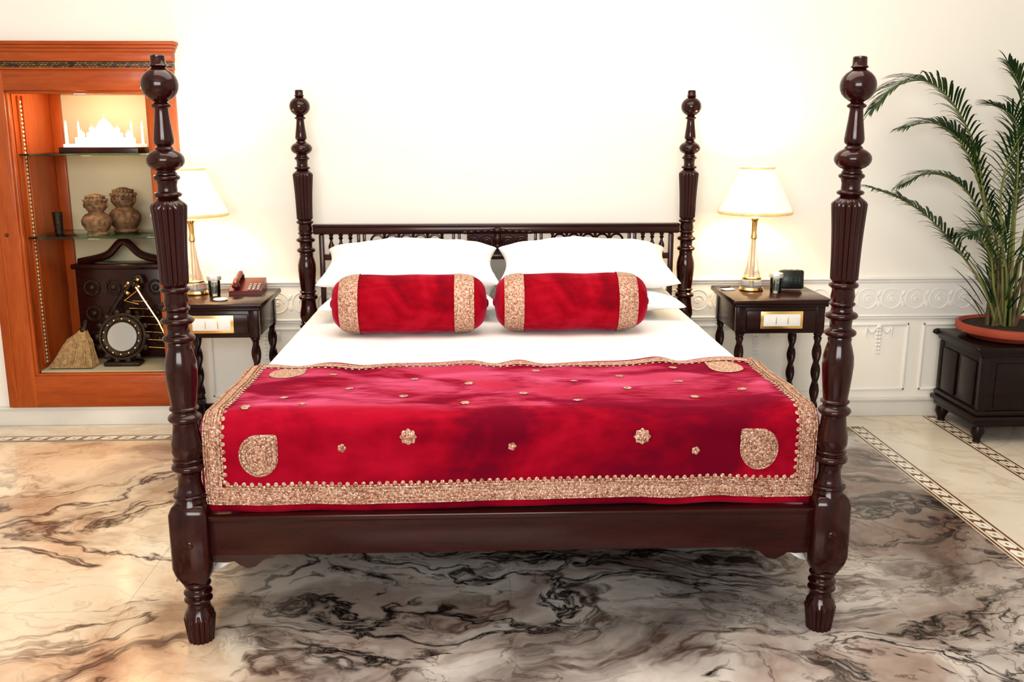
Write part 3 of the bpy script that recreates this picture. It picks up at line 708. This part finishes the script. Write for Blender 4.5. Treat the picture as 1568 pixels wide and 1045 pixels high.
root=empty('reflection_stand_in_chest',(-2.13,WY+.37,.303)); mb=MB('reflection_stand_in_body',['mahogx','darkmetal'])  # added dark shape standing in for furniture reflected in the cabinet back
mb.box((0,0,.27),(.54,.14,.52),0,bev=.01); mb.box((0,0,.54),(.58,.16,.03),0,bev=.01)
for x in (-.18,-.06,.06,.18):
    for z in (.12,.27,.42): mb.tube([(x+.04*math.cos(a),-.075,z+.04*math.sin(a)) for a in LS(0,2*PI,17)],.007,6,1); mb.sphere((x,-.075,z),.018,1,10,6,(1,.5,1))
mb.tube(spline([(-.26,-.02,.56),(-.1,-.02,.60),(0,-.02,.68),(.1,-.02,.60),(.26,-.02,.56)],6),.022,8,0)
mb.done(root)
root=empty('ornate_round_mirror',(-2.11,WY+.12,.303)); mb=MB('mirror_frame',['darkmetal','mirror','brass'])
Rt=Matrix.Rotation(-.22,4,'X')
def tp(x,y_,z): return tuple(Rt@Vector((x,y_,z)))
cz=.165
mb.tube([tp(.10*math.cos(a),0,cz+.10*math.sin(a)) for a in LS(0,2*PI,41)],.020,10,0)
mb.tube([tp(.125*math.cos(a),0,cz+.125*math.sin(a)) for a in LS(0,2*PI,41)],.010,8,0)
for k in range(14):
    a=2*PI*k/14; mb.sphere(tp(.14*math.cos(a),0,cz+.14*math.sin(a)),.018,0,10,6,(1,.5,1)); mb.sphere(tp(.10*math.cos(a+.2),-.018,cz+.10*math.sin(a+.2)),.007,2,8,6)
vs=[tp(.088*math.cos(2*PI*i/32),-.006,cz+.088*math.sin(2*PI*i/32)) for i in range(32)]; mb.add(vs,[tuple(range(32))],1)
mb.box((0,.03,.012),(.20,.09,.024),0,bev=.008); mb.done(root)
root=empty('gilded_harp_ornament',(-2.06,WY+.235,.318)); mb=MB('harp_body',['brass','darkmetal'])
mb.tube(spline([(-.14,0,0),(-.17,0,.12),(-.12,0,.28),(-.02,0,.42),(.04,0,.48),(.06,0,.44)],8),[.014]*41,10,1)
mb.tube([(.0,0,.46),(.05,0,.36),(.13,0,.22),(.20,0,.04)],.009,8,0); mb.tube([(.04,0,.48),(-.04,0,.42),(.03,0,.40),(-.05,0,.34),(.03,0,.32)],.007,8,0)
for k in range(7): 
    u=k/7; mb.tube([(-.15+.17*u,0,.08+.30*u),(.19-.13*u,0,.06+.32*u)],.0025,6,0)
for k in range(8): mb.sphere((.0+.04*math.cos(k),-.01,.42+.04*math.sin(k*1.3)),.014,k%2,8,6)
mb.done(root)
root=empty('straw_whisk_broom',(-2.455,WY+.10,.303)); mb=MB('broom_strands',['straw','darkmetal'])
for k in range(240):
    u=k/239; v=math.sin(k*2.399); ex=-.04+.245*u; ey=.045*v
    mb.tube([(.155+.012*math.cos(k),.01*v,.215),(.155*.5+ex*.5+.012*math.sin(k),ey*.5,.14+.012*v),(ex,ey,.006)],[.005,.005,.0045],5,0)
mb.tube([(.155,0,.20),(.175,0,.27)],.012,8,1); mb.sphere((.155,0,.215),.020,1); mb.done(root)

# ---------------- planter stand + palm
PX,PY=2.725,2.065
root=empty('planter_stand',(PX,PY,0)); mb=MB('stand_body',['black'])
mb.box((0,0,.30),(.50,.46,.34),0,bev=.006); mb.box((0,0,.50),(.56,.50,.04),0,bev=.014); mb.box((0,0,.475),(.53,.48,.02),0,bev=.008)
mb.box((0,0,.135),(.56,.50,.03),0,bev=.012); mb.box((0,0,.165),(.53,.48,.03),0,bev=.01); mb.box((0,0,.105),(.52,.47,.03),0,bev=.008)
for sx in (-1,1):
    for sy in (-1,1):
        mb.lathe([(.026,.10),(.034,.075),(.036,.055),(.024,.03),(.018,.012),(.022,0)],(sx*.225,sy*.195,0),20,0)
        mb.box((sx*.235,sy*.215,.31),(.04,.04,.30),0,bev=.006)
        mb.sphere((sx*.27,sy*.235,.505),.024,0,12,8,(1.2,.6,.7))
        mb.box((sx*.255,sy*.1,.31),(.012,.15,.24),0,bev=.006)
    for (a,b) in ((-.10,0),(.10,0)): mb.box((a,sx*.232,.31),(.16,.010,.24),0,bev=.005)
mb.done(root)
palm=empty('potted_palm',(2.72,PY-.01,.523)); mb=MB('terracotta_pot',['terra','soil'])
mb.lathe([(.001,0),(.20,0),(.215,.01),(.235,.028),(.262,.034),(.268,.045),(.266,.072),(.250,.076),(.238,.06)],(0,0,0),56,0,capb=False)
mb.lathe([(.240,.058),(.15,.066),(.001,.07)],(0,0,0),40,1,capb=False); mb.done(palm)
mbl=MB('palm_fronds',['leaf','stem','stem2'])
rng=random.Random(3)
def leaflet(base,dirv,ln,w,droop):
    n=6
    p=Vector(base); d=dirv.normalized()
    side=d.cross(Vector((0,0,1))); side=side.normalized() if side.length>1e-3 else Vector((1,0,0))
    vs=[];fs=[]
    for i in range(n+1):
        u=i/n; ww=w*(abs(math.sin(PI*min(1,.12+u*.88)))**.6) if i<n else w*.05
        up=side.cross(d).normalized()
        vs+= [p-side*ww+up*ww*.35, p.copy(), p+side*ww+up*ww*.35]
        p=p+d*(ln/n); d=(d+Vector((0,0,-droop*(.25+u)))).normalized()
    for i in range(n):
        a=i*3; fs+=[(a,a+1,a+4,a+3),(a+1,a+2,a+5,a+4)]
    mbl.add(vs,fs,0)
def frond(ctrl,nl=26,ml=.22,start=.35,droop=.22,r0=.008):
    pts=spline(ctrl,12); n=len(pts)
    mbl.tube(pts,[max(.0018,r0*(1-.85*i/n)) for i in range(n)],7,1)
    for k in range(nl):
        u=start+(1-start)*(k+.3)/nl; f=u*(n-1); i=min(n-2,int(f)); p=pts[i].lerp(pts[i+1],f-i); tg=(pts[i+1]-pts[i]).normalized()
        v=(u-start)/(1-start); ln=ml*(.45+.75*math.sin(PI*(.12+.80*v)))*rng.uniform(.88,1.1)*(1-.35*v*v)
        lat=tg.cross(Vector((0,0,1))); lat=lat.normalized() if lat.length>.05 else Vector((0,-1,0))
        upv=lat.cross(tg).normalized()
        for sg in (-1,1):
            d=tg*(.75+.55*v)+lat*sg*(.85)+upv*.22+Vector((rng.uniform(-.08,.08),rng.uniform(-.08,.08),rng.uniform(-.08,.08)))
            leaflet(p,d,ln,.0060,droop*rng.uniform(.8,1.6))
    tgn=(pts[-1]-pts[-2]).normalized(); leaflet(pts[-1],tgn,ml*.5,.006,droop)
Z0=.06
F=[
 ([(-.08,0,Z0),(-.17,-.0,.50),(-.27,-.02,.92),(-.43,-.04,1.19),(-.59,-.05,1.31),(-.74,-.06,1.29),(-.845,-.06,1.19)],46,.19),
 ([(-.06,.02,Z0),(-.14,.0,.45),(-.25,.02,.84),(-.37,.02,1.03),(-.50,.02,1.11),(-.65,.02,1.09)],32,.17),
 ([(-.09,-.03,Z0),(-.18,-.04,.26),(-.33,-.05,.45),(-.50,-.06,.62),(-.67,-.06,.73),(-.83,-.06,.79)],32,.17),
 ([(-.07,.0,Z0),(-.13,.02,.42),(-.24,.03,.70),(-.36,.04,.82),(-.50,.04,.855),(-.63,.04,.80)],26,.15),
 ([(-.03,-.05,Z0),(-.08,-.08,.55),(-.11,-.10,.90),(-.16,-.12,1.12),(-.30,-.14,1.20)],30,.18),
 ([(-.03,0,Z0),(-.05,.0,.60),(-.06,.0,.98),(-.07,.0,1.24),(-.16,.0,1.40)],30,.19),
 ([(.0,0,Z0),(.02,.0,.55),(.06,-.02,1.0),(.16,-.05,1.32),(.32,-.06,1.46)],30,.22),
 ([(.0,-.04,Z0),(.06,-.08,.4),(.20,-.14,.76),(.40,-.2,.94),(.62,-.22,.94)],28,.2),
 ([(.03,.0,Z0),(.10,.0,.3),(.28,.0,.60),(.52,.0,.70),(.74,.0,.60)],26,.2),
 ([(-.06,-.05,Z0),(-.10,-.10,.3),(-.18,-.16,.50),(-.30,-.22,.60),(-.42,-.28,.57)],22,.14),
 ([(-.01,.02,Z0),(-.02,.04,.5),(.02,.06,.85),(.12,.06,1.08),(.26,.06,1.14)],26,.18),
 ([(-.05,-.02,Z0),(-.12,-.05,.50),(-.17,-.08,.80),(-.14,-.14,1.04),(-.04,-.2,1.12)],26,.18),
 ([(-.01,-.02,Z0),(.0,-.05,.30),(.04,-.1,.52),(.14,-.2,.68),(.26,-.28,.72)],22,.16),
 ([(-.03,.02,Z0),(-.06,.04,.35),(-.05,.06,.62),(.04,.08,.80),(.14,.08,.84)],22,.16),
 ([(-.04,.01,Z0),(-.10,.03,.48),(-.18,.05,.74),(-.28,.06,.98),(-.42,.06,1.08)],24,.16),
 ([(-.06,-.03,Z0),(-.13,-.04,.26),(-.18,-.06,.44),(-.28,-.08,.55),(-.40,-.08,.55)],20,.13),
]
for c,nl,ml in F: frond(c,nl,ml)
for k in range(18):
    a=rng.uniform(0,2*PI); r=rng.uniform(.01,.08); x0,y0_=-.05+r*math.cos(a),r*math.sin(a)
    mbl.tube([(x0,y0_,.06),(x0+rng.uniform(-.02,.02),y0_,.22),(x0+rng.uniform(-.05,.05),y0_,.42)],[.012,.009,.004],7,2)
for k in range(60):
    a=rng.uniform(0,2*PI); b=rng.uniform(.02,.11); leaflet((-.06+b*math.cos(a),b*math.sin(a),.08+rng.uniform(0,.5)),Vector((math.cos(a)*.6,math.sin(a)*.6,.8)),rng.uniform(.16,.28),.007,.18)
ymax=WY-.02-(PY-.01)
mbl.v=[(x,(yy if yy<ymax-.06 else ymax-.06+.05*math.tanh((yy-ymax+.06)/.1)),z) for x,yy,z in mbl.v]
mbl.done(palm,angle=70)

# ------------------------------------------------------------------ lights
def area(name,loc,target,sx,sy,e,c=(1,1,1)):
    ld=bpy.data.lights.new(name,'AREA'); ld.shape='RECTANGLE'; ld.size=sx; ld.size_y=sy; ld.energy=e; ld.color=c
    o=bpy.data.objects.new(name,ld); col.objects.link(o); o.location=loc
    o.rotation_euler=(Vector(target)-Vector(loc)).to_track_quat('-Z','Y').to_euler(); return o
area('window_daylight',(-.6,-4.3,2.1),(0,1,.9),3.0,1.6,148,(1,.98,.955))
area('added_overhead_fill',(0,.3,3.3),(0,.4,0),3.0,2.0,64,(1,.93,.83))  # overhead fill added to brighten the room, no fixture known there
wd=bpy.data.worlds.new('world'); scn.world=wd; wd.use_nodes=True
bg=wd.node_tree.nodes['Background']; bg.inputs[0].default_value=(1,.98,.945,1); bg.inputs[1].default_value=.52
